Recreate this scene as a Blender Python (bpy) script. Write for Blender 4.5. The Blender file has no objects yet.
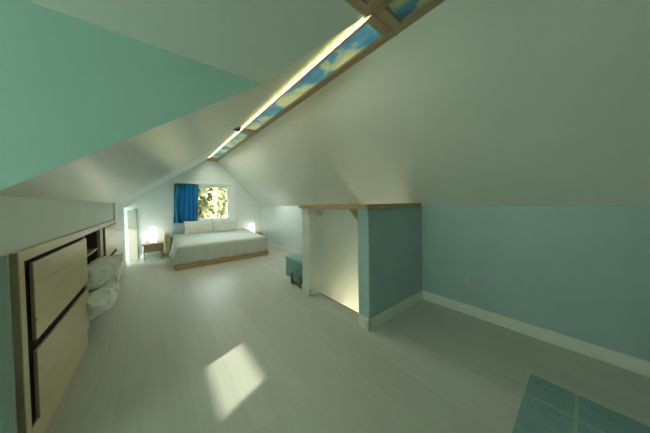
import bpy, bmesh, math, random
from mathutils import Vector, Matrix, Euler, noise
R = math.radians
random.seed(7)
scene = bpy.context.scene
C = scene.collection

# ------------------------------------------------------------------ materials
def new_mat(name):
    m = bpy.data.materials.new(name); m.use_nodes = True
    nt = m.node_tree; nt.nodes.clear()
    out = nt.nodes.new('ShaderNodeOutputMaterial')
    return m, nt, out

def N(nt, typ, **kw):
    n = nt.nodes.new(typ)
    for k, v in kw.items():
        if k.startswith('i_'):
            n.inputs[k[2:].replace('_', ' ')].default_value = v
        else:
            setattr(n, k, v)
    return n

def ramp(nt, fac, stops):
    r = nt.nodes.new('ShaderNodeValToRGB')
    els = r.color_ramp.elements
    while len(els) < len(stops): els.new(0.5)
    for e, (p, c) in zip(els, stops):
        e.position = p; e.color = (*c, 1)
    nt.links.new(fac, r.inputs['Fac'])
    return r.outputs['Color']

def coords(nt, scale=(1, 1, 1), rot=(0, 0, 0), kind='Object', loc=(0, 0, 0)):
    tc = nt.nodes.new('ShaderNodeTexCoord'); mp = nt.nodes.new('ShaderNodeMapping')
    mp.inputs['Scale'].default_value = scale; mp.inputs['Rotation'].default_value = rot; mp.inputs['Location'].default_value = loc
    nt.links.new(tc.outputs[kind], mp.inputs['Vector'])
    return mp.outputs['Vector']

def simple(name, col, rough=0.6, var=0.06, scale=6, stretch=(1, 1, 1), bump=0.0, bscale=40, metal=0.0, spec=0.5, coat=0.0, bdist=0.01):
    """one procedural surface: base colour with gentle noise variation, optional bump"""
    m, nt, out = new_mat(name)
    b = nt.nodes.new('ShaderNodeBsdfPrincipled')
    v = coords(nt, stretch)
    n = N(nt, 'ShaderNodeTexNoise'); n.inputs['Scale'].default_value = scale; n.inputs['Detail'].default_value = 4
    nt.links.new(v, n.inputs['Vector'])
    lo = tuple(max(0, c * (1 - var)) for c in col); hi = tuple(min(1, c * (1 + var)) for c in col)
    nt.links.new(ramp(nt, n.outputs['Fac'], [(0.3, lo), (0.7, hi)]), b.inputs['Base Color'])
    b.inputs['Roughness'].default_value = rough
    b.inputs['Metallic'].default_value = metal
    b.inputs['Specular IOR Level'].default_value = spec
    b.inputs['Coat Weight'].default_value = coat
    if bump:
        n2 = N(nt, 'ShaderNodeTexNoise'); n2.inputs['Scale'].default_value = bscale; n2.inputs['Detail'].default_value = 5
        nt.links.new(v, n2.inputs['Vector'])
        bp = nt.nodes.new('ShaderNodeBump'); bp.inputs['Strength'].default_value = bump; bp.inputs['Distance'].default_value = bdist
        nt.links.new(n2.outputs['Fac'], bp.inputs['Height']); nt.links.new(bp.outputs['Normal'], b.inputs['Normal'])
    nt.links.new(b.outputs['BSDF'], out.inputs['Surface'])
    return m

def emit(name, col, strength):
    m, nt, out = new_mat(name)
    e = nt.nodes.new('ShaderNodeEmission')
    e.inputs['Color'].default_value = (*col, 1); e.inputs['Strength'].default_value = strength
    nt.links.new(e.outputs[0], out.inputs['Surface'])
    return m

def wood(name, col, dark, rough=0.45, axis='Y', rings=9):
    m, nt, out = new_mat(name)
    b = nt.nodes.new('ShaderNodeBsdfPrincipled')
    st = {'Y': (9, 0.9, 9), 'X': (0.9, 9, 9), 'Z': (9, 9, 0.9)}[axis]
    v = coords(nt, st)
    n = N(nt, 'ShaderNodeTexNoise'); n.inputs['Scale'].default_value = rings / 4; n.inputs['Detail'].default_value = 6; n.inputs['Distortion'].default_value = .6
    nt.links.new(v, n.inputs['Vector'])
    nt.links.new(ramp(nt, n.outputs['Fac'], [(0.25, dark), (0.5, col), (0.8, tuple(min(1, c * 1.08) for c in col))]), b.inputs['Base Color'])
    b.inputs['Roughness'].default_value = rough
    nt.links.new(b.outputs['BSDF'], out.inputs['Surface'])
    return m

def floor_mat():
    m, nt, out = new_mat('painted_floor_boards')
    b = nt.nodes.new('ShaderNodeBsdfPrincipled')
    v = coords(nt)
    br = nt.nodes.new('ShaderNodeTexBrick')
    mp = nt.nodes.new('ShaderNodeMapping'); mp.inputs['Rotation'].default_value = (0, 0, math.pi / 2)
    nt.links.new(v, mp.inputs['Vector']); nt.links.new(mp.outputs[0], br.inputs['Vector'])
    br.inputs['Scale'].default_value = 1; br.inputs['Brick Width'].default_value = 1.9; br.inputs['Row Height'].default_value = .14
    br.inputs['Mortar Size'].default_value = .0015; br.inputs['Mortar Smooth'].default_value = .6; br.inputs['Bias'].default_value = 0
    br.inputs['Color1'].default_value = (.49, .51, .455, 1); br.inputs['Color2'].default_value = (.535, .555, .495, 1); br.inputs['Mortar'].default_value = (.44, .44, .38, 1)
    v2 = coords(nt, (14, 1.2, 1))
    n = N(nt, 'ShaderNodeTexNoise'); n.inputs['Scale'].default_value = 2.5; n.inputs['Detail'].default_value = 6
    nt.links.new(v2, n.inputs['Vector'])
    mix = nt.nodes.new('ShaderNodeMix'); mix.data_type = 'RGBA'; mix.blend_type = 'MULTIPLY'; mix.inputs[0].default_value = .5
    nt.links.new(br.outputs['Color'], mix.inputs[6])
    nt.links.new(ramp(nt, n.outputs['Fac'], [(.3, (.88, .88, .87)), (.7, (1, 1, 1))]), mix.inputs[7])
    nt.links.new(mix.outputs[2], b.inputs['Base Color'])
    nt.links.new(ramp(nt, n.outputs['Fac'], [(.3, (.38,) * 3), (.7, (.50,) * 3)]), b.inputs['Roughness'])
    b.inputs['Specular IOR Level'].default_value = .4
    bp = nt.nodes.new('ShaderNodeBump'); bp.inputs['Strength'].default_value = .15; bp.inputs['Distance'].default_value = .004
    nt.links.new(n.outputs['Fac'], bp.inputs['Height']); nt.links.new(bp.outputs['Normal'], b.inputs['Normal'])
    nt.links.new(b.outputs['BSDF'], out.inputs['Surface'])
    return m

def sky_print_mat(name, power):
    """backlit print of blue sky with clouds"""
    m, nt, out = new_mat(name)
    v = coords(nt, (1.6, 1.0, 1), loc=(0, .65, 0))
    n = N(nt, 'ShaderNodeTexNoise'); n.inputs['Scale'].default_value = 1.5; n.inputs['Detail'].default_value = 7; n.inputs['Roughness'].default_value = .58
    nt.links.new(v, n.inputs['Vector'])
    col = ramp(nt, n.outputs['Fac'], [(.40, (.05, .17, .24)), (.475, (.08, .27, .36)), (.50, (.30, .40, .22)), (.60, (.52, .56, .27)), (.75, (.40, .46, .24))])
    e = nt.nodes.new('ShaderNodeEmission'); e.inputs['Strength'].default_value = power
    nt.links.new(col, e.inputs['Color'])
    g = nt.nodes.new('ShaderNodeBsdfPrincipled'); g.inputs['Roughness'].default_value = .3
    nt.links.new(col, g.inputs['Base Color'])
    a = nt.nodes.new('ShaderNodeAddShader')
    nt.links.new(e.outputs[0], a.inputs[0]); nt.links.new(g.outputs[0], a.inputs[1]); nt.links.new(a.outputs[0], out.inputs['Surface'])
    return m

def led_mat(name, power, b=.85):
    """LED strip: bright diodes repeated along the strip"""
    m, nt, out = new_mat(name)
    v = coords(nt)
    w = nt.nodes.new('ShaderNodeTexWave'); w.bands_direction = 'Y'; w.inputs['Scale'].default_value = 2.4
    nt.links.new(v, w.inputs['Vector'])
    e = nt.nodes.new('ShaderNodeEmission'); e.inputs['Strength'].default_value = power
    nt.links.new(ramp(nt, w.outputs['Fac'], [(0, (.62, .60, b * .55)), (1, (1.0, .98, b))]), e.inputs['Color'])
    nt.links.new(e.outputs[0], out.inputs['Surface'])
    return m

def glass_mat():
    m, nt, out = new_mat('window_glass')
    t = nt.nodes.new('ShaderNodeBsdfTransparent'); g = nt.nodes.new('ShaderNodeBsdfGlossy'); g.inputs['Roughness'].default_value = .03
    t.inputs['Color'].default_value = (.95, .98, .96, 1)
    f = nt.nodes.new('ShaderNodeFresnel'); f.inputs['IOR'].default_value = 1.3
    mx = nt.nodes.new('ShaderNodeMixShader')
    nt.links.new(f.outputs[0], mx.inputs[0]); nt.links.new(t.outputs[0], mx.inputs[1]); nt.links.new(g.outputs[0], mx.inputs[2])
    nt.links.new(mx.outputs[0], out.inputs['Surface'])
    return m

def cloth(name, col, transl=0.0, rough=.9, var=.05, wscale=300):
    m, nt, out = new_mat(name)
    b = nt.nodes.new('ShaderNodeBsdfPrincipled'); b.inputs['Roughness'].default_value = rough
    b.inputs['Sheen Weight'].default_value = .2
    v = coords(nt)
    n = N(nt, 'ShaderNodeTexNoise'); n.inputs['Scale'].default_value = 9
    nt.links.new(v, n.inputs['Vector'])
    nt.links.new(ramp(nt, n.outputs['Fac'], [(.3, tuple(c * (1 - var) for c in col)), (.7, tuple(min(1, c * (1 + var)) for c in col))]), b.inputs['Base Color'])
    n2 = N(nt, 'ShaderNodeTexNoise'); n2.inputs['Scale'].default_value = 22; n2.inputs['Detail'].default_value = 3
    nt.links.new(v, n2.inputs['Vector'])
    bp = nt.nodes.new('ShaderNodeBump'); bp.inputs['Strength'].default_value = .35; bp.inputs['Distance'].default_value = .01
    nt.links.new(n2.outputs['Fac'], bp.inputs['Height']); nt.links.new(bp.outputs['Normal'], b.inputs['Normal'])
    if transl:
        t = nt.nodes.new('ShaderNodeBsdfTranslucent'); t.inputs['Color'].default_value = (*col, 1)
        mx = nt.nodes.new('ShaderNodeMixShader'); mx.inputs[0].default_value = transl
        nt.links.new(b.outputs[0], mx.inputs[1]); nt.links.new(t.outputs[0], mx.inputs[2]); nt.links.new(mx.outputs[0], out.inputs['Surface'])
    else:
        nt.links.new(b.outputs[0], out.inputs['Surface'])
    return m

def rug_mat():
    m, nt, out = new_mat('quilted_blue_rug')
    b = nt.nodes.new('ShaderNodeBsdfPrincipled'); b.inputs['Roughness'].default_value = .85
    v = coords(nt, kind='Object')
    sep = nt.nodes.new('ShaderNodeSeparateXYZ'); nt.links.new(v, sep.inputs[0])
    def seam(sock, period, offs, width):
        a = N(nt, 'ShaderNodeMath', operation='ADD'); nt.links.new(sock, a.inputs[0]); a.inputs[1].default_value = offs
        p = N(nt, 'ShaderNodeMath', operation='PINGPONG'); nt.links.new(a.outputs[0], p.inputs[0]); p.inputs[1].default_value = period / 2
        l = N(nt, 'ShaderNodeMath', operation='LESS_THAN'); nt.links.new(p.outputs[0], l.inputs[0]); l.inputs[1].default_value = width
        return l.outputs[0]
    # object origin is the rug's corner; seams sit a hand's width in from each edge
    s1 = seam(sep.outputs['X'], .56, .27, .009); s2 = seam(sep.outputs['Y'], .48, .24, .009)
    mx = N(nt, 'ShaderNodeMath', operation='MAXIMUM'); nt.links.new(s1, mx.inputs[0]); nt.links.new(s2, mx.inputs[1])
    n = N(nt, 'ShaderNodeTexNoise'); n.inputs['Scale'].default_value = 30; n.inputs['Detail'].default_value = 5
    nt.links.new(v, n.inputs['Vector'])
    c1 = ramp(nt, n.outputs['Fac'], [(.3, (.19, .33, .33)), (.7, (.24, .39, .39))])
    mix = nt.nodes.new('ShaderNodeMix'); mix.data_type = 'RGBA'
    nt.links.new(mx.outputs[0], mix.inputs[0]); nt.links.new(c1, mix.inputs[6]); mix.inputs[7].default_value = (.34, .45, .41, 1)
    nt.links.new(mix.outputs[2], b.inputs['Base Color'])
    bp = nt.nodes.new('ShaderNodeBump'); bp.inputs['Strength'].default_value = .4; bp.inputs['Distance'].default_value = .004
    nt.links.new(n.outputs['Fac'], bp.inputs['Height']); nt.links.new(bp.outputs['Normal'], b.inputs['Normal'])
    nt.links.new(b.outputs[0], out.inputs['Surface'])
    return m

def foliage_mat(name, a, b_):
    m, nt, out = new_mat(name)
    b = nt.nodes.new('ShaderNodeBsdfPrincipled'); b.inputs['Roughness'].default_value = .7
    v = coords(nt); n = N(nt, 'ShaderNodeTexNoise'); n.inputs['Scale'].default_value = 1.6; n.inputs['Detail'].default_value = 5
    nt.links.new(v, n.inputs['Vector'])
    nt.links.new(ramp(nt, n.outputs['Fac'], [(.35, a), (.65, b_)]), b.inputs['Base Color'])
    nt.links.new(b.outputs[0], out.inputs['Surface'])
    return m

# light levels
EXPOSURE = 0.27
PRINT = 0.5
LED = 3.8
LED_FILL = 82
LAMP = 2.9
WORLD = 10
SUN = 7.2

M = {}
M['slope'] = simple('satin_ceiling_paint', (.71, .73, .67), .28, .02, 3, bump=.16, bscale=26, bdist=.008)
M['wing'] = simple('matt_ceiling_paint', (.68, .71, .66), .7, .02, 3)
M['wall'] = simple('blue_green_wall_paint', (.37, .50, .495), .42, .03, 3, bump=.05, bscale=30)
M['wall_mid'] = simple('brightened_blue_wall_paint', (.58, .69, .67), .36, .03, 3, bump=.05, bscale=30)  # right wall colour with the bedroom's brightness put into it
M['wall_grey'] = simple('grey_green_wall_paint', (.66, .72, .67), .42, .03, 3, bump=.05, bscale=30)
M['wall_pale'] = simple('pale_blue_bedroom_paint', (.76, .84, .82), .38, .02, 3, bump=.04, bscale=30)
M['cheek'] = simple('sea_green_wall_paint', (.50, .73, .68), .6, .03, 2)
M['stairwall'] = simple('pale_stairwell_paint', (.76, .78, .72), .5, .03, 3)
M['trim'] = simple('white_trim_paint', (.72, .75, .67), .35, .02, 5)
M['cream'] = simple('cream_door_paint', (.46, .46, .38), .5, .03, 4)
M['trim_cool'] = simple('cool_white_window_paint', (.88, .93, .92), .35, .02, 5)
M['floor'] = floor_mat()
M['birch'] = wood('pale_birch_veneer', (.64, .53, .32), (.55, .45, .26), .33, 'Y', 5)
M['birch_edge'] = wood('birch_ply_edge', (.34, .27, .16), (.22, .17, .10), .5, 'Z', 12)
M['birch_z'] = wood('pale_birch_upright', (.45, .37, .23), (.38, .30, .18), .4, 'Z', 5)
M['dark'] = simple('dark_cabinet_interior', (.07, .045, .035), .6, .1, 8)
M['black'] = simple('gap_shade_black', (.012, .009, .007), .9, .1, 8)
M['pine'] = wood('warm_pine_board', (.44, .31, .16), (.33, .22, .11), .45, 'Y', 7)
M['pine_x'] = wood('warm_pine_board_across', (.44, .31, .16), (.33, .22, .11), .45, 'X', 7)
M['pine_z'] = wood('warm_pine_board_upright', (.46, .34, .18), (.35, .24, .13), .45, 'Z', 7)
M['band'] = wood('light_box_frame_wood', (.42, .31, .18), (.34, .25, .14), .5, 'Y', 6)
M['band_x'] = wood('light_box_cross_wood', (.40, .29, .165), (.32, .23, .13), .5, 'X', 6)
M['print'] = sky_print_mat('backlit_sky_print', PRINT)
M['print_dim'] = sky_print_mat('dim_sky_print', PRINT * .12)
M['led'] = led_mat('led_strip_light', LED, .36)
M['led_fill'] = led_mat('added_fill_led', LED_FILL)
M['led_fill_bed'] = led_mat('added_fill_led_bedroom', LED_FILL * 3.1)
M['glass'] = glass_mat()
M['duvet'] = cloth('white_cotton_duvet', (.56, .60, .56))
M['pillow'] = cloth('white_cotton_pillowcase', (.72, .74, .68))
M['pillow_old'] = cloth('crumpled_white_cotton', (.80, .83, .78))
M['pillow_blue'] = cloth('blue_grey_pillowcase', (.36, .48, .50))
M['mattress'] = cloth('mattress_ticking', (.7, .7, .66))
M['curtain'] = cloth('blue_curtain_fabric', (.02, .29, .52), transl=.45)
M['vinyl'] = simple('teal_leatherette', (.17, .33, .33), .4, .05, 12, bump=.1, bscale=80)
M['vinyl_lid'] = simple('teal_leatherette_lid', (.20, .38, .38), .4, .05, 12, bump=.1, bscale=80)
M['bolster'] = wood('pale_bed_end_wood', (.56, .46, .30), (.46, .37, .23), .45, 'Z')
M['darkwood'] = wood('dark_stained_leg_wood', (.13, .07, .04), (.07, .04, .025), .4, 'Z')
M['lamp'] = emit('glowing_paper_shade', (1.0, .95, .85), LAMP)
M['metal'] = simple('brushed_grey_metal', (.35, .35, .33), .35, .05, 20, metal=.9)
M['plastic'] = simple('ivory_switch_plastic', (.50, .52, .43), .35, .02)
M['plastic_grey'] = simple('grey_socket_face', (.36, .39, .31), .4, .02)
M['pinkish'] = simple('pink_tinted_plastic', (.76, .66, .60), .4, .05)
M['rug'] = rug_mat()
M['hatch'] = wood('woven_cane_dark', (.16, .12, .07), (.10, .07, .04), .6, 'X')
M['blind'] = cloth('added_blind_cloth', (.85, .9, .82), transl=.9)
M['frosted'] = cloth('frosted_glass', (.9, .93, .92), transl=.92)
M['bark'] = simple('grey_bark', (.16, .12, .08), .9, .3, 6, (1, 1, .3))
M['bark_pale'] = simple('pale_birch_bark', (.62, .55, .42), .8, .15, 8, (1, 1, .3))
M['leaf1'] = foliage_mat('olive_leaves', (.05, .055, .02), (.20, .19, .07))
M['leaf2'] = foliage_mat('yellow_green_leaves', (.10, .10, .035), (.32, .28, .11))
M['leaf3'] = foliage_mat('rusty_leaves', (.10, .07, .035), (.27, .20, .10))
M['ground'] = simple('grass_ground', (.10, .12, .05), .9, .3, 2)
M['roof'] = simple('grey_roof_board', (.3, .3, .28), .8)

# ------------------------------------------------------------------ mesh helpers
class MB:
    def __init__(self): self.bm = bmesh.new()
    def box(self, a, b, bev=0.0, seg=2, mat=None, mi=0):
        bm = self.bm
        a = Vector(a); b = Vector(b)
        t = bmesh.new(); bmesh.ops.create_cube(t, size=1)
        s = b - a; c = (a + b) / 2
        for v in t.verts: v.co = Vector((v.co.x * s.x + c.x, v.co.y * s.y + c.y, v.co.z * s.z + c.z))
        if bev:
            bmesh.ops.bevel(t, geom=t.edges[:], offset=min(bev, .49 * min(abs(s.x), abs(s.y), abs(s.z))), segments=seg, profile=.5, affect='EDGES')
        if mat is not None: bmesh.ops.transform(t, matrix=mat, verts=t.verts)
        for f in t.faces: f.material_index = mi
        self._merge(t); return self
    def _merge(self, t):
        me = bpy.data.meshes.new('tmp'); t.to_mesh(me); t.free(); self.bm.from_mesh(me); bpy.data.meshes.remove(me)
    def prism(self, pts, vec, mi=0):
        """polygon (3D points) extruded by vec"""
        t = bmesh.new(); vec = Vector(vec)
        a = [t.verts.new(p) for p in pts]; b = [t.verts.new(Vector(p) + vec) for p in pts]
        t.faces.new(a); t.faces.new(list(reversed(b)))
        n = len(pts)
        for i in range(n): t.faces.new([a[i], b[i], b[(i + 1) % n], a[(i + 1) % n]])
        bmesh.ops.recalc_face_normals(t, faces=t.faces)
        for f in t.faces: f.material_index = mi
        self._merge(t); return self
    def cyl(self, p0, p1, r0, r1=None, seg=20, caps=True):
        r1 = r0 if r1 is None else r1
        p0 = Vector(p0); p1 = Vector(p1); d = p1 - p0
        t = bmesh.new(); bmesh.ops.create_cone(t, cap_ends=caps, segments=seg, radius1=r0, radius2=r1, depth=d.length)
        q = d.to_track_quat('Z', 'Y').to_matrix().to_4x4(); q.translation = (p0 + p1) / 2
        bmesh.ops.transform(t, matrix=q, verts=t.verts); self._merge(t); return self
    def lathe(self, c, prof, seg=28):
        t = bmesh.new(); rows = []
        for r, z in prof:
            rows.append([t.verts.new((c[0] + r * math.cos(2 * math.pi * k / seg), c[1] + r * math.sin(2 * math.pi * k / seg), c[2] + z)) for k in range(seg)])
        for i in range(len(rows) - 1):
            for k in range(seg): t.faces.new([rows[i][k], rows[i][(k + 1) % seg], rows[i + 1][(k + 1) % seg], rows[i + 1][k]])
        t.faces.new(list(reversed(rows[0]))); t.faces.new(rows[-1])
        self._merge(t); return self
    def grid(self, fn, nu, nv):
        t = bmesh.new()
        g = [[t.verts.new(fn(i / nu, j / nv)) for j in range(nv + 1)] for i in range(nu + 1)]
        for i in range(nu):
            for j in range(nv): t.faces.new([g[i][j], g[i + 1][j], g[i + 1][j + 1], g[i][j + 1]])
        self._merge(t); return self
    def tube(self, pts, r, seg=8):
        for a, b in zip(pts, pts[1:]): self.cyl(a, b, r, seg=seg)
        return self
    def build(self, name, mat, parent=None, smooth=False, solid=0.0, sub=0, weld=False):
        bm = self.bm
        if weld: bmesh.ops.remove_doubles(bm, verts=bm.verts, dist=1e-5)
        bmesh.ops.recalc_face_normals(bm, faces=bm.faces) if not solid else None
        # origin at the base centre of the mesh
        if bm.verts and parent is None:
            xs = [v.co for v in bm.verts]
            mn = Vector((min(p.x for p in xs), min(p.y for p in xs), min(p.z for p in xs)))
            mx = Vector((max(p.x for p in xs), max(p.y for p in xs), max(p.z for p in xs)))
            org = Vector(((mn.x + mx.x) / 2, (mn.y + mx.y) / 2, mn.z))
        else: org = Vector()
        if getattr(self, 'org', None) is not None: org = Vector(self.org)
        me = bpy.data.meshes.new(name)
        if parent is not None: org = parent.matrix_world_loc if False else Vector(WORLD_LOC.get(parent.name, (0, 0, 0)))
        for v in bm.verts: v.co -= org
        bm.to_mesh(me); bm.free()
        for mm in (mat if isinstance(mat, (list, tuple)) else [mat]): me.materials.append(mm)
        if smooth:
            for p in me.polygons: p.use_smooth = True
        o = bpy.data.objects.new(name, me); C.objects.link(o)
        if parent is not None:
            o.parent = parent; WORLD_LOC[o.name] = org       # child sits at its parent's origin
        else:
            o.location = org; WORLD_LOC[o.name] = org
        if solid:
            s = o.modifiers.new('thickness', 'SOLIDIFY'); s.thickness = solid; s.offset = 0
        if sub:
            s = o.modifiers.new('smooth', 'SUBSURF'); s.levels = sub; s.render_levels = sub
        return o
WORLD_LOC = {}

def thing(name, label, cat, loc, group=None):
    o = bpy.data.objects.new(name, None); C.objects.link(o)
    o.location = loc; o.empty_display_size = .1; WORLD_LOC[o.name] = Vector(loc)
    o['label'] = label; o['category'] = cat
    if group: o['group'] = group
    return o
def tag(o, label, cat, group=None):
    o['label'] = label; o['category'] = cat
    if group: o['group'] = group
    return o
def struct(o, kind='structure'):
    o['kind'] = kind; return o

# ------------------------------------------------------------------ the attic shell
XL, XLB, XR = -.59, -.565, 2.987
YF, YB = 7.42, -3.0
ZKR = 1.343
def zl(x): return 1.483 + .722 * (x + .561)          # left pitch
def xlz(z): return (z - 1.483) / .722 - .561
ZR = 2.81
RX0, RX1 = xlz(ZR), 1.60                              # light box edges
def zr(x): return ZKR + (XR - x) * (ZR - ZKR) / (XR - RX1)
YC, ZE = 1.724, 2.41                                 # cross wing far wall and its eaves
YW0, ZE0 = -.4, 2.2                                  # cross wing near wall
CY0, CY1 = .73, 1.06                                 # cross light box
XG = -3.2                                            # wing gable
YP = 5.42                                            # where the bedroom's blue paint begins
SX, SX2, SY0, SY1 = 1.98, XR, 1.64, 2.62             # stair opening

# floor with the stair opening
f = MB()
T = -.22
f.box((XG, YB, T), (SX, YC, 0)).box((-1.5, YC, T), (SX, YF, 0)).box((SX, YB, T), (XR, SY0 - .12, 0)).box((SX, SY1 + .125, T), (XR, YF, 0))
struct(f.build('floor', M['floor']))

# right wall (goes down into the stairwell)
w = MB(); w.box((XR, YB, 0), (XR + .12, 2.70, ZKR))
struct(w.build('wall_right', M['wall']))
w = MB(); w.box((XR, 2.70, 0), (XR + .12, YF, ZKR))  # same right wall, paler to carry the brighter bedroom light
struct(w.build('wall_bedroom_right', M['wall_mid']))

# stairwell below the floor
w = MB()
w.box((XR, SY0 - .1, -2.7), (XR + .12, SY1 + .1, 0))
w.box((SX - .1, SY0 - .12, -2.7), (XR, SY0, -.001))
w.box((SX - .12, SY0, -2.7), (SX, SY1, T))
w.box((SX - .1, SY0 - .1, -2.8), (XR + .12, SY1 + .12, -2.7))
struct(w.build('wall_stairwell', M['stairwall']))
s = MB()
for k in range(4): s.box((SX + .25 * k, SY0 + .001, -.24 * (k + 1) - .05), (SX + .25 * (k + 1) - .002, SY1 - .001, -.24 * (k + 1)), .006)
struct(s.build('trim_stair_steps', M['pine_x']))
s = MB(); s.box((SX - .012, SY0, -.05), (SX + .004, SY1, .0006))
struct(s.build('trim_stair_nosing', M['darkwood']))

# left wall of the main room, with an opening for the built-in cabinet
CB0, CB1, CZ = 1.863, 5.40, 1.166
w = MB()
w.box((XL - .12, YC, CZ), (XL, YP, zl(XL)))
w.box((XL - .12, CB1, 0), (XL, YP, CZ))
w.box((XL - .12, YC + .12, 0), (XL, CB0, CZ))
w.box((XL - .12, YB, 0), (XL, YW0, zl(XL)))
w.box((XL - .62, YC + .12, 0), (XL - .5, YP, CZ + .1))
struct(w.build('wall_left', M['wall_grey']))
w = MB()
YA = 6.86                                            # opening to an added, unseen alcove that lets in daylight
w.box((XL - .12, YP, 0), (XLB, YA, zl(XLB)))
w.box((XL - .12, YA, 1.38), (XLB, YF, zl(XLB)))
AX = -1.45
w.box((AX, YA - .12, 0), (XL - .12, YA, 1.5)); w.box((AX, YF, 0), (XLB, YF + .14, 1.5))
w.box((AX - .12, YA - .12, 0), (AX, YA + .06, 1.5)); w.box((AX - .12, YF - .06, 0), (AX, YF + .14, 1.5))
w.box((AX - .12, YA + .06, 0), (AX, YF - .06, .25)); w.box((AX - .12, YA + .06, 1.34), (AX, YF - .06, 1.5))
w.box((AX - .12, YA - .12, 1.5), (XL - .12, YF + .14, 1.6))
struct(w.build('wall_bedroom_left', M['wall_pale']))
# wing far wall: faces the camera, sea green
w = MB()
yc = YC - .004
w.prism([(XG, yc, 0), (XL, yc, 0), (XL, yc, zl(XL)), (xlz(ZE), yc, ZE), (XG, yc, ZE)], (0, .003, 0))
w.prism([(XG, YC - .002, 0), (XL - .12, YC - .002, 0), (XL - .12, YC - .002, 1.9), (XG, YC - .002, ZE)], (0, .12, 0))
struct(w.build('wall_wing_far', M['cheek']))
w = MB()
w.prism([(XG, YW0 + .004, 0), (XL, YW0 + .004, 0), (XL, YW0 + .004, zl(XL)), (xlz(ZE0), YW0 + .004, ZE0), (XG, YW0 + .004, ZE0)], (0, -.003, 0))
w.box((XG, YW0 - .12, 0), (XL - .12, YW0 + .002, 1.9))
struct(w.build('wall_wing_near', M['cheek']))

# wing gable with a window (out of frame) whose upper light lets the sun in
WIN = dict(y0=.14, y1=1.40, z0=.5, z1=1.97, split=1.70)
w = MB(); g = .12
w.box((XG - g, YW0, 0), (XG, WIN['y0'], 2.2)); w.box((XG - g, WIN['y1'], 0), (XG, YC, 2.41))
w.box((XG - g, WIN['y0'], 0), (XG, WIN['y1'], WIN['z0'])); w.box((XG - g, WIN['y0'], WIN['split']), (XG, WIN['y1'], WIN['split'] + .05))
w.box((XG - g, WIN['y0'], WIN['z1']), (XG, WIN['y1'], 2.2))
w.prism([(XG, YW0, 2.2), (XG, YC, 2.2), (XG, YC, ZE), (XG, CY1, ZR), (XG, CY0, ZR)], (-g, 0, 0))
struct(w.build('wall_wing_gable', M['wall']))

# far gable with the bedroom window
WX0, WX1, WZ0, WZ1 = .56, 1.94, .93, 2.02
w = MB(); d = (0, .14, 0)
w.prism([(XLB, YF, 0), (WX0, YF, 0), (WX0, YF, zl(WX0)), (XLB, YF, zl(XLB))], d)
w.prism([(WX1, YF, 0), (XR, YF, 0), (XR, YF, ZKR), (WX1, YF, zr(WX1))], d)
w.prism([(WX0, YF, 0), (WX1, YF, 0), (WX1, YF, WZ0), (WX0, YF, WZ0)], d)
w.prism([(WX0, YF, WZ1), (WX1, YF, WZ1), (WX1, YF, zr(WX1)), (RX1, YF, ZR), (RX0, YF, ZR), (WX0, YF, zl(WX0))], d)
struct(w.build('wall_far', M['wall_pale']))
w = MB()
KX0, KX1, KZ0, KZ1 = .8, 1.2, 1.0, 1.4
d = (0, -.12, 0)
w.prism([(XL, YB, 0), (KX0, YB, 0), (KX0, YB, zl(KX0)), (XL, YB, zl(XL))], d)
w.prism([(KX1, YB, 0), (XR, YB, 0), (XR, YB, ZKR), (RX1, YB, ZR), (KX1, YB, ZR)], d)
w.prism([(KX0, YB, 0), (KX1, YB, 0), (KX1, YB, KZ0), (KX0, YB, KZ0)], d)
w.prism([(KX0, YB, KZ1), (KX1, YB, KZ1), (KX1, YB, ZR), (RX0, YB, ZR), (KX0, YB, zl(KX0))], d)
struct(w.build('wall_back', M['wall']))

# sloping ceilings, each extruded outwards
nl = Vector((-.722, 0, 1)).normalized() * .14
nr = Vector(((ZR - ZKR) / (XR - RX1), 0, 1)).normalized() * .14
w = MB()
w.prism([(XR, YB, ZKR), (XR, YF, ZKR), (RX1, YF, ZR), (RX1, YB, ZR)], nr)
struct(w.build('ceiling', M['slope']))
def P(x, y): return (x, y, zl(x))
w = MB()
w.prism([P(XL, YC), P(XL, YP), P(RX0, YP), P(RX0, CY1), P(xlz(ZE), YC)], nl)
w.prism([P(XL, YB), P(XL, YW0), P(xlz(ZE0), YW0), P(RX0, CY0), P(RX0, YB)], nl)
struct(w.build('ceiling', M['slope']))
w = MB(); e = -.002
w.prism([(XLB, YP, zl(XLB) + e), (XLB, YF, zl(XLB) + e), (RX0, YF, ZR + e), (RX0, YP, ZR + e)], nl * 1.2)
struct(w.build('ceiling', M['wall_pale']))
w = MB()
w.prism([(XG, YC, ZE), (xlz(ZE), YC, ZE), (RX0, CY1, ZR), (XG, CY1, ZR)], (0, .05, .12))
w.prism([(XG, YW0, ZE0), (xlz(ZE0), YW0, ZE0), (RX0, CY0, ZR), (XG, CY0, ZR)], (0, -.05, .12))
struct(w.build('ceiling', M['wing']))
# roof boards over the light box
w = MB(); w.box((RX0 - .2, YB, ZR + .12), (RX1 + .2, YF + .1, ZR + .2)); w.box((XG, CY0 - .2, ZR + .12), (RX0, CY1 + .2, ZR + .2))
w.box((XG - .1, CY0 - .2, ZR), (XG, CY1 + .2, ZR + .2))
w.box((RX0 - .2, YF, ZR), (RX1 + .2, YF + .1, ZR + .2)); w.box((RX0 - .2, YB - .1, ZR), (RX1 + .2, YB, ZR + .2))
struct(w.build('ceiling', M['roof']))

# baseboards
BH = .125
def bb(name, a, b): 
    m = MB(); m.box(a, b, .004); return struct(m.build(name, M['trim']))
bb('baseboard_right', (XR - .018, YB, 0), (XR, 1.485, BH))
bb('baseboard_bedroom', (XR - .018, 2.82, 0), (XR, YF, BH))
bb('baseboard_far', (XLB, YF - .016, 0), (XR, YF, BH * .9))

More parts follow.
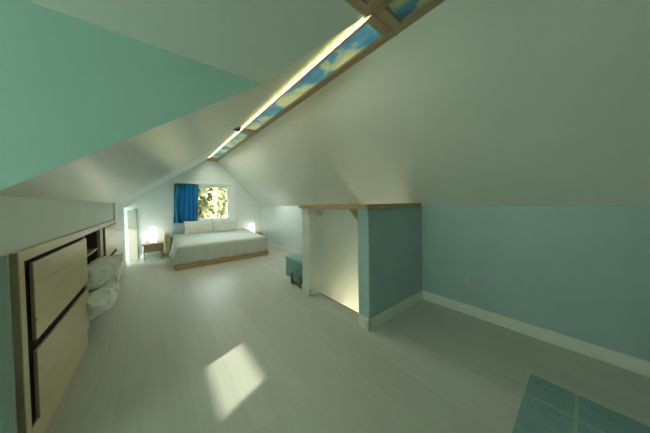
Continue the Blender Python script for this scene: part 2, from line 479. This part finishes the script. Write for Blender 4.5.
# half walls round the stairs
HZ, HX = 1.33, 1.80
w = MB(); w.box((HX, 1.485, 0), (XR, 1.64, HZ)); struct(w.build('wall_stair_near', M['wall']))
w = MB(); w.box((HX, 2.62, 0), (XR, 2.82, HZ)).box((SX, 2.62, -2.7), (XR, 2.74, 0)); struct(w.build('wall_stair_far', M['stairwall']))
m = MB(); q = .016
m.box((HX - q, 1.485 - q, 0), (XR - .018, 1.485, BH), .003).box((HX - q, 1.485 - q, 0), (HX, 1.64 + q, BH), .003).box((HX - q, 1.64, 0), (SX - .03, 1.64 + q, BH), .003)
struct(m.build('baseboard_stair_near', M['trim']))
m = MB()
m.box((HX - q, 2.62 - q, 0), (SX - .01, 2.62, BH), .003).box((HX - q, 2.62 - q, 0), (HX, 2.82 + q, BH), .003).box((HX - q, 2.82, 0), (XR - .02, 2.82 + q, BH), .003)
struct(m.build('baseboard_stair_far', M['trim']))

# ------------------------------------------------------------------ bedroom window
def window(name, make_frame, make_pane, loc, pane=None):
    e = bpy.data.objects.new(name, None); C.objects.link(e); e.location = loc; WORLD_LOC[e.name] = Vector(loc); e['kind'] = 'structure'
    make_frame().build('window_frame', M['trim_cool'], e); make_pane().build('window_pane', pane or M['glass'], e)
    return e
def fr():
    m = MB(); c = .11
    m.box((WX0 - c, YF - .03, WZ1), (WX1 + c + .04, YF, WZ1 + c), .004)
    m.box((WX0 - c, YF - .028, WZ0 - .06), (WX0, YF, WZ1), .004)
    m.box((WX1, YF - .028, WZ0 - .06), (WX1 + c + .04, YF, WZ1), .004)
    m.box((WX0 - c, YF - .045, WZ0 - .09), (WX1 + c + .04, YF, WZ0 - .06), .004)
    # sash
    for a, b in (((WX0, YF + .02, WZ0), (WX0 + .05, YF + .07, WZ1)), ((WX1 - .07, YF + .02, WZ0), (WX1, YF + .07, WZ1)),
                 ((WX0 + .05, YF + .02, WZ1 - .06), (WX1 - .07, YF + .07, WZ1)), ((WX0 + .05, YF + .02, WZ0), (WX1 - .07, YF + .07, WZ0 + .06))):
        m.box(a, b, .005)
    m.box((WX0, YF, WZ0 - .06), (WX1, YF + .13, WZ0))
    return m
window('window_1', fr, lambda: MB().box((WX0 + .05, YF + .043, WZ0 + .06), (WX1 - .07, YF + .047, WZ1 - .06)), ((WX0 + WX1) / 2, YF, WZ0))
def fr2():
    m = MB(); W = WIN
    m.box((XG, W['y0'] - .08, W['z0'] - .08), (XG + .02, W['y1'] + .08, W['z0']), .003)
    m.box((XG, W['y0'] - .08, W['z1']), (XG + .02, W['y1'] + .08, W['z1'] + .08), .003)
    m.box((XG, W['y0'] - .08, W['z0']), (XG + .02, W['y0'], W['z1']), .003)
    m.box((XG, W['y1'], W['z0']), (XG + .02, W['y1'] + .08, W['z1']), .003)
    return m
window('window_2', fr2, lambda: MB().box((XG - .08, WIN['y0'], WIN['z0']), (XG - .076, WIN['y1'], WIN['z1'])), (XG, .7, WIN['z0']))

# curtain: a pleated blue panel bunched at the left of the window, on a slim rod
def curt(u, v):
    z = .90 + v * (2.035 - .90)
    sp = 1 - v
    x0 = .455 - .055 * sp; x1 = 1.04 - .05 * sp
    x = x0 + (x1 - x0) * u
    a = .034 + .014 * sp
    y = 7.335 + a * math.sin(u * 2 * math.pi * 5.5 + .6 * math.sin(v * 3)) + .008 * math.sin(u * 40 + v * 5)
    return Vector((x + .008 * math.sin(v * 6 + u * 9), y, z))
ct = MB().grid(curt, 120, 24).build('curtain', M['curtain'], smooth=True, solid=.003)
tag(ct, 'deep blue pleated curtain bunched over the left of the far window', 'curtain')
def fr4():
    m = MB()
    m.box((AX, YA + .0, 1.34), (AX + .02, YF - .0, 1.40), .003).box((AX, YA, .19), (AX + .03, YF, .25), .003)
    m.box((AX - .08, 7.11, .25), (AX - .04, 7.15, 1.34), .003)
    return m
window('added_alcove_window', fr4, lambda: MB().box((AX - .062, YA + .06, .25), (AX - .058, YF - .06, 1.34)), (AX, 6.97, .25))  # added window, hidden from the camera, brightening the bed's left side
def fr5():
    m = MB()
    m.box((KX0 - .09, YB, KZ1), (KX1 + .09, YB + .025, KZ1 + .09), .003).box((KX0 - .09, YB, KZ0 - .09), (KX1 + .09, YB + .04, KZ0), .003)
    m.box((KX0 - .09, YB, KZ0), (KX0, YB + .025, KZ1), .003).box((KX1, YB, KZ0), (KX1 + .09, YB + .025, KZ1), .003)
    return m
window('added_rear_window', fr5, lambda: MB().box((KX0, YB - .062, KZ0), (KX1, YB - .058, KZ1)), (1.05, YB, KZ0))  # added window behind the camera, brightens faces turned to the back
rod = thing('curtain_rod', 'slim white rod above the far window that carries the blue curtain', 'curtain rod', (1.25, 7.335, 2.04))
MB().cyl((.42, 7.335, 2.045), (2.08, 7.335, 2.045), .009).build('pole', M['trim'], rod, True)
for x in (.44, 2.06):
    MB().box((x - .01, 7.335, 2.035), (x + .01, YF - .028, 2.055), .003).build('bracket', M['trim'], rod)

# ------------------------------------------------------------------ ridge light box with printed sky panels
lb = thing('ceiling_light_box', 'long wood framed ridge light box with backlit blue sky and cloud panels', 'ceiling light', (1.44, 3.5, ZR))
z0, z1 = ZR - .012, ZR + .03
xi0, xi1 = RX0 + .052, RX1 - .056
Ys = [(-2.2, -.7), (-.62, .92), (1.085, 4.02), (4.20, 7.02)]
fm = MB()
fm.box((RX0 + .020, YB, z0), (xi0, YF, z1), .003).box((RX0, YB, z0 + .016), (RX0 + .022, YF, z1)).box((RX0, YB, z0 - .006), (RX0 + .003, YF, z0 + .017)).box((xi1, YB, z0), (RX1 + .01, YF, z1), .004)
fm.build('side_rail', M['band'], lb)
edges = [YB] + [y for p in Ys for y in p] + [YF]
for a, b in zip(edges[0::2], edges[1::2]):
    MB().box((xi0, a, z0), (xi1, b, z1 - .003), .003).build('cross_rail', M['band_x'], lb)
MB().box((RX0 - .004, 1.0, z0 - .006), (RX1 + .012, 1.012, z0), .002).build('batten', M['pine_x'], lb)
for a, b in Ys:
    MB().box((xi0 - .01, a - .01, z1 - .012), (xi1 + .01, b + .01, z1 - .004)).build('sky_panel', M['print'] if a > 1 else M['print_dim'], lb)
# arm of the light box over the wing
ab = thing('ceiling_light_box', 'short cross arm of the ridge light box, leading off over the top edge', 'ceiling light', (-.9, .9, ZR))
fm = MB()
fm.box((XG, CY1 - .075, z0), (RX0 - .002, CY1, z1), .004).box((XG, CY0, z0), (RX0 - .002, CY0 + .06, z1), .004)
fm.build('side_rail', M['band_x'], ab)
for a, b in ((1.20, RX0 - .002), (-.62, -.54), (XG, XG + .5)):
    MB().box((a, CY0 + .06, z0), (b, CY1 - .075, z1 - .003), .003).build('cross_rail', M['band'], ab)
for a, b in ((-.54, 1.20), (XG + .5, -.62)):
    MB().box((a - .01, CY0 + .05, z1 - .012), (b + .01, CY1 - .065, z1 - .004)).build('sky_panel', M['print_dim'], ab)
# LED strip tucked along the box's left edge
ls = thing('led_strip', 'thin glowing yellow LED strip along the left edge of the ridge light box', 'light strip', (RX0, 3, ZR - .01))
def lstrip(y0, y1, nm='diode_strip'):
    MB().box((RX0 - .016, y0, ZR - .030), (RX0 + .001, y1, ZR - .014), .002).build(nm, M['led'], ls)
lstrip(CY1 + .01, 3.95); lstrip(4.1, 6.9)
MB().box((RX0 + .006, CY1, z0 + .003), (RX0 + .017, 4.1, z0 + .0155)).build('added_fill_strip', M['led_fill'], ls)  # added second strip that brightens the main room
MB().box((RX0 + .006, 4.2, z0 + .003), (RX0 + .017, 6.75, z0 + .0155)).build('added_fill_strip', M['led_fill_bed'], ls)  # stronger added strip to lift the bedroom light

# spot lamp on the left pitch next to the box
sp = thing('ceiling_spotlight', 'small dark round fitting on the left ceiling slope beside the ridge light box', 'ceiling light', (1.10, 3.62, zl(1.10)))
nn = Vector((.722, 0, -1)).normalized(); c0 = Vector((1.10, 3.66, zl(1.10)))
MB().cyl(c0, c0 + nn * .025, .075, .07, 28).build('base_plate', M['metal'], sp, False)
MB().cyl(c0 + nn * .02, c0 + nn * .06, .05, .035, 24).build('lens_ring', M['darkwood'], sp, False)

# ------------------------------------------------------------------ wooden cap rail round the stair opening
cr = thing('wooden_cap_rail', 'warm pine cap rail edging the half walls around the stair opening', 'railing', (1.9, 2.1, HZ))
MB().box((HX - .05, 1.455, HZ), (2.925, 1.67, HZ + .055), .006).build('near_ledge', M['pine_x'], cr)
MB().box((HX - .03, 1.67, HZ + .002), (HX + .10, 2.60, HZ + .05), .005).build('side_rail', M['pine'], cr)
MB().box((HX - .04, 2.60, HZ), (2.925, 2.85, HZ + .055), .006).build('far_ledge', M['pine_x'], cr)
MB().prism([(HX + .01, 1.642, HZ - .15), (HX + .01, 1.642, HZ - .11), (HX + .01, 1.735, HZ), (HX + .01, 1.79, HZ)], (.05, 0, 0)).build('brace', M['pine_z'], cr)

# small plate on the stairwell wall and outlet on the right wall
pl = thing('wall_switch', 'faint pinkish switch plate on the pale stairwell wall under the rail', 'switch', (2.0, 2.62, 1.2))
MB().box((1.93, 2.612, 1.19), (2.08, 2.62, 1.315), .003).build('plate', M['pinkish'], pl)
for x in (1.965, 2.005, 2.045): MB().box((x - .012, 2.608, 1.225), (x + .012, 2.613, 1.28), .002).build('rocker', M['plastic'], pl)
ou = thing('electrical_outlet', 'small ivory double outlet low on the right blue wall', 'outlet', (XR, .87, .36))
MB().box((XR - .007, .83, .36), (XR, .915, .485), .003).build('cover_plate', M['plastic'], ou)
for z in (.40, .445):
    o = MB().cyl((XR - .011, .872, z), (XR - .006, .872, z), .017, seg=20).build('socket', M['plastic_grey'], ou)

# ------------------------------------------------------------------ built-in cabinet along the left wall
cab = thing('built_in_cabinet', 'long low birch cabinet built into the left wall with overlapping doors', 'cabinet', (XL, 3.6, 0))
XF = -.565; XD = -.550; XB = -1.02
B0, B1 = 3.22, 3.99                                  # open bay
body = MB()
body.box((XB, CB0, CZ - .06), (XF, CB1, CZ), .003)   # top
body.box((XB, CB0, 0), (XF, CB0 + .075, CZ - .06), .003)
body.build('face_frame', M['birch'], cab)
MB().box((XB, CB0 - .001, 0), (XF + .001, CB0 + .012, CZ - .001), .001).build('end_panel', M['birch_edge'], cab)
MB().box((XB, CB0 + .075, .0), (XF, B0 - .04, .155), .003).build('plinth', M['birch'], cab)
MB().box((XB, B0 - .04, 0), (XF, B0, CZ - .06), .002).build('divider', M['birch_z'], cab)
MB().box((XB, B1, 0), (XF, B1 + .20, CZ - .06), .002).build('divider', M['birch_z'], cab)
MB().box((XB, CB1 - .03, 0), (XF, CB1, CZ - .06), .002).build('divider', M['birch_z'], cab)
MB().box((XB - .01, CB0 + .012, 0), (XB, CB1 - .001, CZ - .002)).build('back_panel', M['dark'], cab)
MB().box((XB, B0, .845), (XF - .03, B1, .865), .002).build('shelf', M['birch'], cab)
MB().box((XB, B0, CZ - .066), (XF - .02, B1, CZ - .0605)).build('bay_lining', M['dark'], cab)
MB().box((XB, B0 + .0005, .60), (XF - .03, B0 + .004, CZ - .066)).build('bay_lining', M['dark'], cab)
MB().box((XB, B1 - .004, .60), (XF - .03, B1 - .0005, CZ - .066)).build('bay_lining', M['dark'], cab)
MB().box((XF - .014, CB0 + .075, .10), (XF - .009, B0 - .04, CZ - .06)).build('recess_shade', M['black'], cab)  # near-black sheets stand in for the shade in the door gaps
MB().box((XF - .014, B1 + .20, .05), (XF - .009, CB1 - .03, CZ - .06)).build('recess_shade', M['black'], cab)
def door(y0, y1, z0, z1, mark=None):
    d = MB().box((XF - .001, y0, z0), (XD, y1, z1), .003).build('door', M['birch'], cab)
    MB().box((XF - .0005, y0 - .002, z0 + .002), (XD - .002, y0 + .0012, z1 - .002)).build('door_edge', M['birch_edge'], d)
    return d
Y0 = 1.992
door(Y0, 3.20, .635, 1.085); door(Y0, 3.20, .175, .575)
door(4.245, 5.375, .66, 1.10)
d = door(4.245, 5.375, .06, .61)
MB().box((XD - .001, 5.0, .07), (XD + .004, 5.06, .2), .001).build('finger_slot', M['dark'], d)
MB().cyl((XD - .004, 2.0, .75), (XD + .0015, 2.0, .75), .006, seg=12).build('screw', M['dark'], cab)

# ------------------------------------------------------------------ pillows
def pillow_mb(c, size, rot, crump=0.0, seed=0, PN=.07, n=28):
    """size = width, height, thickness; lies in local XZ, thickness along Y"""
    m = MB(); W, Hh, Tt = size
    Rm = rot if isinstance(rot, Matrix) else Euler([R(a) for a in rot]).to_matrix()
    def side(sgn):
        def fn(u, v):
            a = u * 2 - 1; b = v * 2 - 1
            k = max(0, (1 - abs(a) ** 3.2)) ** .55 * max(0, (1 - abs(b) ** 3.2)) ** .55
            pin = 1 - PN * (1 - abs(b)) * abs(a) ** 6
            pin2 = 1 - PN * (1 - abs(a)) * abs(b) ** 6
            p = Vector((a * W / 2 * pin, sgn * Tt / 2 * k, b * Hh / 2 * pin2))
            if crump:
                q = p * (2.2 / max(W, Hh) * 1.6) + Vector((seed * 3.1, seed, 0))
                nv = noise.noise_vector(q * 1.3)
                nv2 = noise.noise_vector(q * 3.6)
                p += nv * crump + nv2 * crump * .45
            return Rm @ p + Vector(c)
        return fn
    m.grid(side(1), n, n); m.grid(side(-1), n, n)
    return m
def lying(tilt, roll, yaw=0):
    # width along the wall, depth out of the wall, thickness up; tilt droops the front edge
    base = Matrix(((0, 0, 1), (1, 0, 0), (0, 1, 0)))
    return Matrix.Rotation(R(yaw), 3, 'Z') @ Matrix.Rotation(R(roll), 3, 'X') @ Matrix.Rotation(R(tilt), 3, 'Y') @ base
def hung(roll, yaw, lean):
    return Matrix.Rotation(R(yaw), 3, 'Z') @ Matrix.Rotation(R(roll), 3, 'X') @ Matrix.Rotation(R(lean), 3, 'Y') @ Matrix(((0, 1, 0), (1, 0, 0), (0, 0, 1)))
p = pillow_mb((-.52, 3.50, .645), (.64, .32, .22), hung(3, -20, 30), .028, 3, .24)
tag(p.build('pillow', M['pillow_old'], smooth=True, weld=True), 'crumpled white pillow sticking out of the open cabinet bay, upper one', 'pillow', 'white pillows stuffed in the cabinet bay')
p = pillow_mb((-.50, 3.34, .36), (.50, .27, .20), hung(6, -22, 22), .03, 8, .26)
tag(p.build('pillow', M['pillow_old'], smooth=True, weld=True), 'crumpled white pillow hanging lowest out of the open cabinet bay', 'pillow', 'white pillows stuffed in the cabinet bay')

# ------------------------------------------------------------------ bed
BX0, BX1, BY0, BY1 = .305, 2.42, 5.52, 7.36
bed = thing('platform_bed', 'low wooden platform bed under the far window', 'bed', (1.36, 6.45, 0))
pf = MB()
pf.box((BX0, BY0, .0), (BX1, BY0 + .04, .145), .006).box((BX0, BY0 + .04, .02), (BX0 + .04, BY1, .145), .006)
pf.box((BX1 - .04, BY0 + .04, .02), (BX1, BY1, .145), .006).box((BX0 + .04, BY0 + .04, .09), (BX1 - .04, BY1 - .02, .13))
pf.build('frame', M['pine_x'], bed)
MB().box((.44, 5.68, .13), (2.29, 7.28, .40), .06, 4).build('mattress', M['mattress'], bed, True)
hb = MB(); 
def hbf(u, v):
    x = .31 + u * 2.10; e = min(1, min(u, 1 - u) * 9)
    z = .0 + v * (.50 + .06 * math.sqrt(max(0, 1 - (1 - e) ** 2)))
    return Vector((x, 7.325 - .02 * math.sin(v * 1.4), z))
hb.grid(hbf, 60, 8); hb.build('headboard', M['pine_x'], bed, True, solid=.035)
MB().box((.16, 6.72, .16), (.30, 7.32, .68), .06, 5).build('side_bolster', M['bolster'], bed, True)

# duvet draped over the mattress
def duv():
    a, b = .995, .88         # half sizes
    cx, cy = 1.37, 5.53 + b
    r = .065; drop = .38
    def prof(s, h):
        """s beyond the flat part -> outward, downward"""
        if s <= h - r: return s, 0.0
        t = s - (h - r); q = r * math.pi / 2
        if t < q: return h - r + r * math.sin(t / r), r * (1 - math.cos(t / r))
        return h, r + (t - q)
    L = a - r + r * math.pi / 2 + drop - r
    Lf = b - r + r * math.pi / 2 + drop - r
    def fn(u, v):
        s = (u * 2 - 1) * L
        sg = 1 if s >= 0 else -1
        ox, dx = prof(abs(s), a)
        yb = 7.22 - cy
        t = -Lf + v * (Lf + yb)
        if t < 0: oy, dy = prof(-t, b); oy = -oy
        else: oy, dy = t, 0
        d = min(drop, (dx ** 4 + dy ** 4) ** .25)
        fold = math.sin(t * 15 + 2 * sg) * .012 + math.sin(t * 31) * .006
        foldf = math.sin(s * 13) * .006 + math.sin(s * 29 + 1) * .004
        k = min(1, dx / drop); kf = min(1, dy / drop)
        lft = 1 if sg < 0 else .35
        x = cx + sg * (ox + k * (.085 * lft + fold * 1.6)) * 1
        y = cy + oy - kf * (.0 + foldf)
        if sg < 0 and kf > 0: x -= 0
        top = .515 + .085 * max(0, (oy + b) / 1.7)
        wr = .010 * noise.noise(Vector((x * 2.2, y * 2.2, 0))) + .006 * noise.noise(Vector((x * 6, y * 6, 3)))
        z = top - d * (top - .145 + .02) / drop + wr * (1 - max(k, kf))
        if k > .8: z += .012 * math.sin(t * 9)
        return Vector((x, y, z))
    return MB().grid(fn, 90, 80)
tag(duv().build('duvet', M['duvet'], smooth=True, solid=.02), 'plain white duvet spread over the platform bed and hanging to its frame', 'duvet')
for x, lab in ((.985, 'white pillow standing against the headboard, on the curtain side of the bed'), (1.70, 'white pillow standing against the headboard, on the side nearer the right wall')):
    p = pillow_mb((x, 7.06, .765), (.715, .40, .17), (-14, 0, 0), .012, int(x * 10))
    tag(p.build('pillow', M['pillow'], smooth=True, weld=True), lab, 'pillow', 'pillows at the head of the bed')
p = pillow_mb((.66, 7.235, .74), (.62, .34, .12), (-8, 0, 0), .01, 5)
tag(p.build('pillow', M['pillow_blue'], smooth=True, weld=True), 'blue grey pillow tucked behind the white pillow below the curtain', 'pillow', 'pillows at the head of the bed')

# ------------------------------------------------------------------ nightstands and lamps
def nightstand(x0, x1, zt, label):
    t = thing('nightstand', label, 'nightstand', ((x0 + x1) / 2, 7.2, 0), 'nightstands beside the bed')
    y0, y1 = 7.04, 7.40
    MB().box((x0, y0, zt - .035), (x1, y1, zt), .006).build('tabletop', M['pine_x'], t)
    MB().box((x0 + .02, y0 + .02, zt - .20), (x1 - .03, y1 - .01, zt - .036), .004).build('drawer_box', M['dark'], t)
    lat = MB()
    n = 9; w = (x1 - x0 - .06) / n
    for k in range(n):
        for r_ in range(2):
            xa = x0 + .03 + k * w; za = zt - .185 + r_ * .075
            for sgn in (1, -1):
                c = Vector((xa + w / 2, y0 + .014, za + .036))
                lat.box((-.042, -.005, -.007), (.042, .005, .007), 0, mat=Matrix.Translation(c) @ Matrix.Rotation(sgn * math.atan2(.075, w), 4, 'Y'))
    lat.build('lattice_front', M['bolster'], t)
    MB().box((x0 + .01, y0 + .005, zt - .215), (x1 - .01, y1 - .01, zt - .19), .004).build('lower_shelf', M['pine_x'], t)
    for x in (x0 + .02, x1 - .05):
        for y in (y0 + .012, y1 - .05):
            MB().box((x, y, 0), (x + .018, y + .018, zt - .036), .003).build('leg', M['bolster'], t)
    return t
nightstand(-.27, .15, .425, 'low pine nightstand with a lattice front left of the bed')
nightstand(2.46, 2.90, .425, 'low nightstand between the bed and the right wall, mostly hidden by the bed')
def lamp(x, y, zb, w, h, label):
    t = thing('table_lamp', label, 'lamp', (x, y, zb), 'glowing bedside lamps')
    MB().box((x - w / 2 + .01, y - w / 2 + .01, zb + .001), (x + w / 2 - .01, y + w / 2 - .01, zb + .02), .003).build('base', M['pine_x'], t)
    MB().box((x - w / 2, y - w / 2, zb + .02), (x + w / 2, y + w / 2, zb + h), .012, 3).build('lamp_shade', M['lamp'], t)
lamp(-.055, 7.17, .425, .14, .42, 'glowing white square column lamp on the lattice nightstand left of the bed')
lamp(2.575, 7.18, .425, .135, .335, 'glowing white square column lamp right of the bed near the right wall')
# pale arched stand
st = thing('towel_stand', 'thin pale arched stand between the bed and the right wall', 'stand', (2.8, 6.75, 0))
pts = [Vector((2.80, 6.62, 0))] + [Vector((2.80, 6.75 - .13 * math.cos(a), .48 + .12 * math.sin(a))) for a in [math.pi * k / 10 for k in range(11)]] + [Vector((2.80, 6.88, 0))]
MB().tube(pts, .008).build('arch', M['trim'], st, True)
MB().tube([Vector((2.80, 6.62, .38)), Vector((2.80, 6.88, .38))], .007).build('crossbar', M['trim'], st, True)
MB().box((2.74, 6.60, 0), (2.86, 6.90, .015), .004).build('foot', M['trim'], st)

# narrow white panel door at the left end of the far wall
dr = bpy.data.objects.new('door_1', None); C.objects.link(dr); dr.location = (-.47, YF, 0); WORLD_LOC[dr.name] = Vector((-.47, YF, 0)); dr['kind'] = 'structure'
MB().box((XLB + .01, YF - .035, .01), (-.375, YF - .016, 1.30), .004).build('door_panel', M['cream'], dr)
MB().cyl((-.42, YF - .07, 1.315), (-.42, YF - .018, 1.315), .02, .012).build('knob', M['metal'], dr, True)

# ------------------------------------------------------------------ teal storage ottoman behind the stair wall
ot = thing('storage_ottoman', 'teal lidded storage box on short dark legs behind the stair wall', 'ottoman', (2.08, 3.17, 0))
ox0, ox1, oy0, oy1 = 1.845, 2.30, 2.90, 3.47
MB().box((ox0, oy0, .09), (ox1, oy1, .385), .02, 3).build('body', M['vinyl'], ot, True)
MB().box((ox0 - .008, oy0 - .008, .388), (ox1 + .008, oy1 + .008, .452), .022, 3).build('lid', M['vinyl_lid'], ot, True)
for x in (ox0 - .012, ox1 - .03):
    for y in (oy0 + .03, oy1 - .26 if x < 2 else oy1 - .08):
        MB().box((x, y, 0), (x + .035, y + .045, .19 if x < 2 else .095), .004).build('leg', M['darkwood'], ot)

# ------------------------------------------------------------------ rug
rg = MB(); rg.org = (2.31, .27, .001)
rg.box((1.0, -1.6, .001), (2.31, .27, .013), .005)
tag(rg.build('rug', M['rug']), 'thin blue green quilted rug with pale seams by the right wall', 'rug')

# ------------------------------------------------------------------ blind added out of view to trim the sun patch
bl = MB().box((XG + .03, WIN['y0'] - .03, WIN['z0'] - .03), (XG + .033, WIN['y1'] + .03, WIN['split'] + .02)).build('added_sun_blind', M['blind'])
tag(bl, 'added white blind, out of view, blocking sun at the lower wing window', 'blind')

# ------------------------------------------------------------------ outdoors
gr = MB().box((-40, 7.9, -3.1), (40, 60, -3.0)).build('ground', M['ground']); struct(gr)
def tree(x, y, h, r, leafmat, bark, label, n=1500, trunk_r=.12, bottom=-.2):
    t = thing('tree', label, 'tree', (x, y, -3.0), 'trees outside the far window')
    tk = MB()
    top = h * .8
    p = Vector((x, y, -3.0)); 
    prev = p; rr = trunk_r
    for k in range(6):
        q = Vector((x + random.uniform(-.1, .1), y + random.uniform(-.1, .1), -3 + (h) * (k + 1) / 6))
        tk.cyl(prev, q, rr, rr * .8, 10); prev = q; rr *= .8
    for k in range(9):
        a = random.uniform(0, 6.28); zz = -3 + h * random.uniform(.35, .85)
        tk.cyl((x, y, zz), (x + math.cos(a) * r * .7, y + math.sin(a) * r * .7, zz + r * .5), trunk_r * .35, trunk_r * .12, 6)
    tk.build('trunk', bark, t)
    bm = bmesh.new()
    zc = -3 + h * .62; hz = h * .46
    for k in range(n):
        while True:
            v = Vector((random.uniform(-1, 1), random.uniform(-1, 1), random.uniform(-1, 1)))
            if v.length < 1 and v.length > .25 and noise.noise(v * 2.3 + Vector((x, y, 0))) > -.22: break
        c = Vector((x + v.x * r, y + v.y * r, zc + v.z * hz))
        s = random.uniform(.05, .13) * (1.5 if y > 15 else 1); e = Euler((random.uniform(0, 6), random.uniform(0, 6), random.uniform(0, 6))).to_matrix()
        vs = [bm.verts.new(c + e @ Vector(q)) for q in ((-s, -s * .5, 0), (0, -s * .7, s * .2), (s, -s * .3, 0), (s * .9, s * .5, 0), (0, s * .7, s * .25), (-s, s * .4, 0))]
        bm.faces.new(vs)
    mb = MB(); mb.bm.free(); mb.bm = bm
    org = WORLD_LOC[t.name]
    me = bpy.data.meshes.new('foliage')
    for v in bm.verts: v.co -= org
    bm.to_mesh(me); bm.free(); me.materials.append(leafmat)
    o = bpy.data.objects.new('foliage', me); C.objects.link(o); o.parent = t
L = 'seen through the far window'
tree(2.75, 13.0, 5.6, .70, M['leaf2'], M['bark_pale'], 'slim pale-trunked tree near the right of the window view', 260, .085)
tree(1.45, 15.7, 6.0, 1.45, M['leaf1'], M['bark'], 'dense olive tree behind the middle of the far window', 3400)
tree(4.75, 15.9, 6.6, 1.5, M['leaf2'], M['bark'], 'yellow green tree at the right in the window view, behind the pale trunk', 3000)
tree(-1.7, 15.9, 6.6, 1.5, M['leaf3'], M['bark'], 'rusty leaved tree at the left, behind the blue curtain', 2200)
tree(2.6, 21, 8.4, 3.3, M['leaf3'], M['bark'], 'big rusty tree at the back of the window view', 7500)
tree(8.4, 18, 7.6, 2.3, M['leaf1'], M['bark'], 'olive tree farthest right, beyond the window frame', 2000)

# ------------------------------------------------------------------ light
sun = bpy.data.lights.new('sun', 'SUN'); sun.energy = SUN; sun.angle = R(.7); sun.color = (1, .93, .78)
so = bpy.data.objects.new('sun', sun); C.objects.link(so)
el = math.atan2(1.93, 3.88 * 1.066)
dv = Vector((1, .37, 0)).normalized() * math.cos(el) - Vector((0, 0, math.sin(el)))
so.rotation_euler = dv.to_track_quat('-Z', 'Y').to_euler()
so.location = (-8, -3, 6)
def portal(loc, rot, sx, sy):
    l = bpy.data.lights.new('window_portal', 'AREA'); l.shape = 'RECTANGLE'; l.size = sx; l.size_y = sy; l.cycles.is_portal = True
    o = bpy.data.objects.new('window_portal', l); C.objects.link(o); o.location = loc; o.rotation_euler = rot
portal(((WX0 + WX1) / 2, YF + .13, (WZ0 + WZ1) / 2), (R(-90), 0, 0), WX1 - WX0, WZ1 - WZ0)
portal((XG - .11, (WIN['y0'] + WIN['y1']) / 2, (WIN['z0'] + WIN['z1']) / 2), (0, R(-90), 0), WIN['z1'] - WIN['z0'], WIN['y1'] - WIN['y0'])
portal((AX - .11, 7.14, .8), (0, R(-90), 0), 1.09, .44)
portal(((KX0 + KX1) / 2, YB - .11, (KZ0 + KZ1) / 2), (R(90), 0, 0), KX1 - KX0, KZ1 - KZ0)
pt = bpy.data.lights.new('stair_fill_light', 'POINT'); pt.energy = 290; pt.color = (1, .96, .86); pt.shadow_soft_size = .35  # added bare light below floor level, brightens the stair opening
al = bpy.data.lights.new('alcove_fill_light', 'POINT'); al.energy = 6; al.color = (1, .97, .9); al.shadow_soft_size = .16  # added bare light, out of view, brightens the bedroom's left end
ao = bpy.data.objects.new('alcove_fill_light', al); C.objects.link(ao); ao.location = (-1.2, 7.05, .95)
po = bpy.data.objects.new('stair_fill_light', pt); C.objects.link(po); po.location = (2.1, 2.1, -1.9)

wd = bpy.data.worlds.new('daylight'); scene.world = wd; wd.use_nodes = True
nt = wd.node_tree; nt.nodes.clear()
bg = nt.nodes.new('ShaderNodeBackground'); ow = nt.nodes.new('ShaderNodeOutputWorld')
tc = nt.nodes.new('ShaderNodeTexCoord'); sx_ = nt.nodes.new('ShaderNodeSeparateXYZ')
nt.links.new(tc.outputs['Generated'], sx_.inputs[0])
nt.links.new(ramp(nt, sx_.outputs['Z'], [(0, (.95, 1.0, .99)), (.6, (.76, .92, 1.0))]), bg.inputs['Color'])
bg.inputs['Strength'].default_value = WORLD
nt.links.new(bg.outputs[0], ow.inputs['Surface'])

# ------------------------------------------------------------------ camera
cam = bpy.data.cameras.new('camera'); co = bpy.data.objects.new('camera', cam); C.objects.link(co)
cam.sensor_fit = 'HORIZONTAL'; cam.sensor_width = 36; cam.lens = 210.913 / 650 * 36
cam.shift_y = (208.247 - 216.5) / 650
yaw, pit, rol = R(38.91), R(-1.298), R(-.87)
F = Vector((math.sin(yaw) * math.cos(pit), math.cos(yaw) * math.cos(pit), math.sin(pit)))
Rt = Vector((math.cos(yaw), -math.sin(yaw), 0)); U = Rt.cross(F)
r2 = Rt * math.cos(rol) + U * math.sin(rol); u2 = U * math.cos(rol) - Rt * math.sin(rol)
mm = Matrix((r2, u2, -F)).transposed().to_4x4(); mm.translation = (0, 0, 1.4)
co.matrix_world = mm
cam.clip_start = .02; cam.clip_end = 200
scene.camera = co

vs = scene.view_settings
vs.view_transform = 'Standard'; vs.look = 'None'; vs.gamma = 1; vs.exposure = EXPOSURE; vs.use_curve_mapping = False
scene.cycles.max_bounces = 14; scene.cycles.diffuse_bounces = 8; scene.cycles.transparent_max_bounces = 12
scene.cycles.sample_clamp_indirect = 6
scene.cycles.use_denoising = True
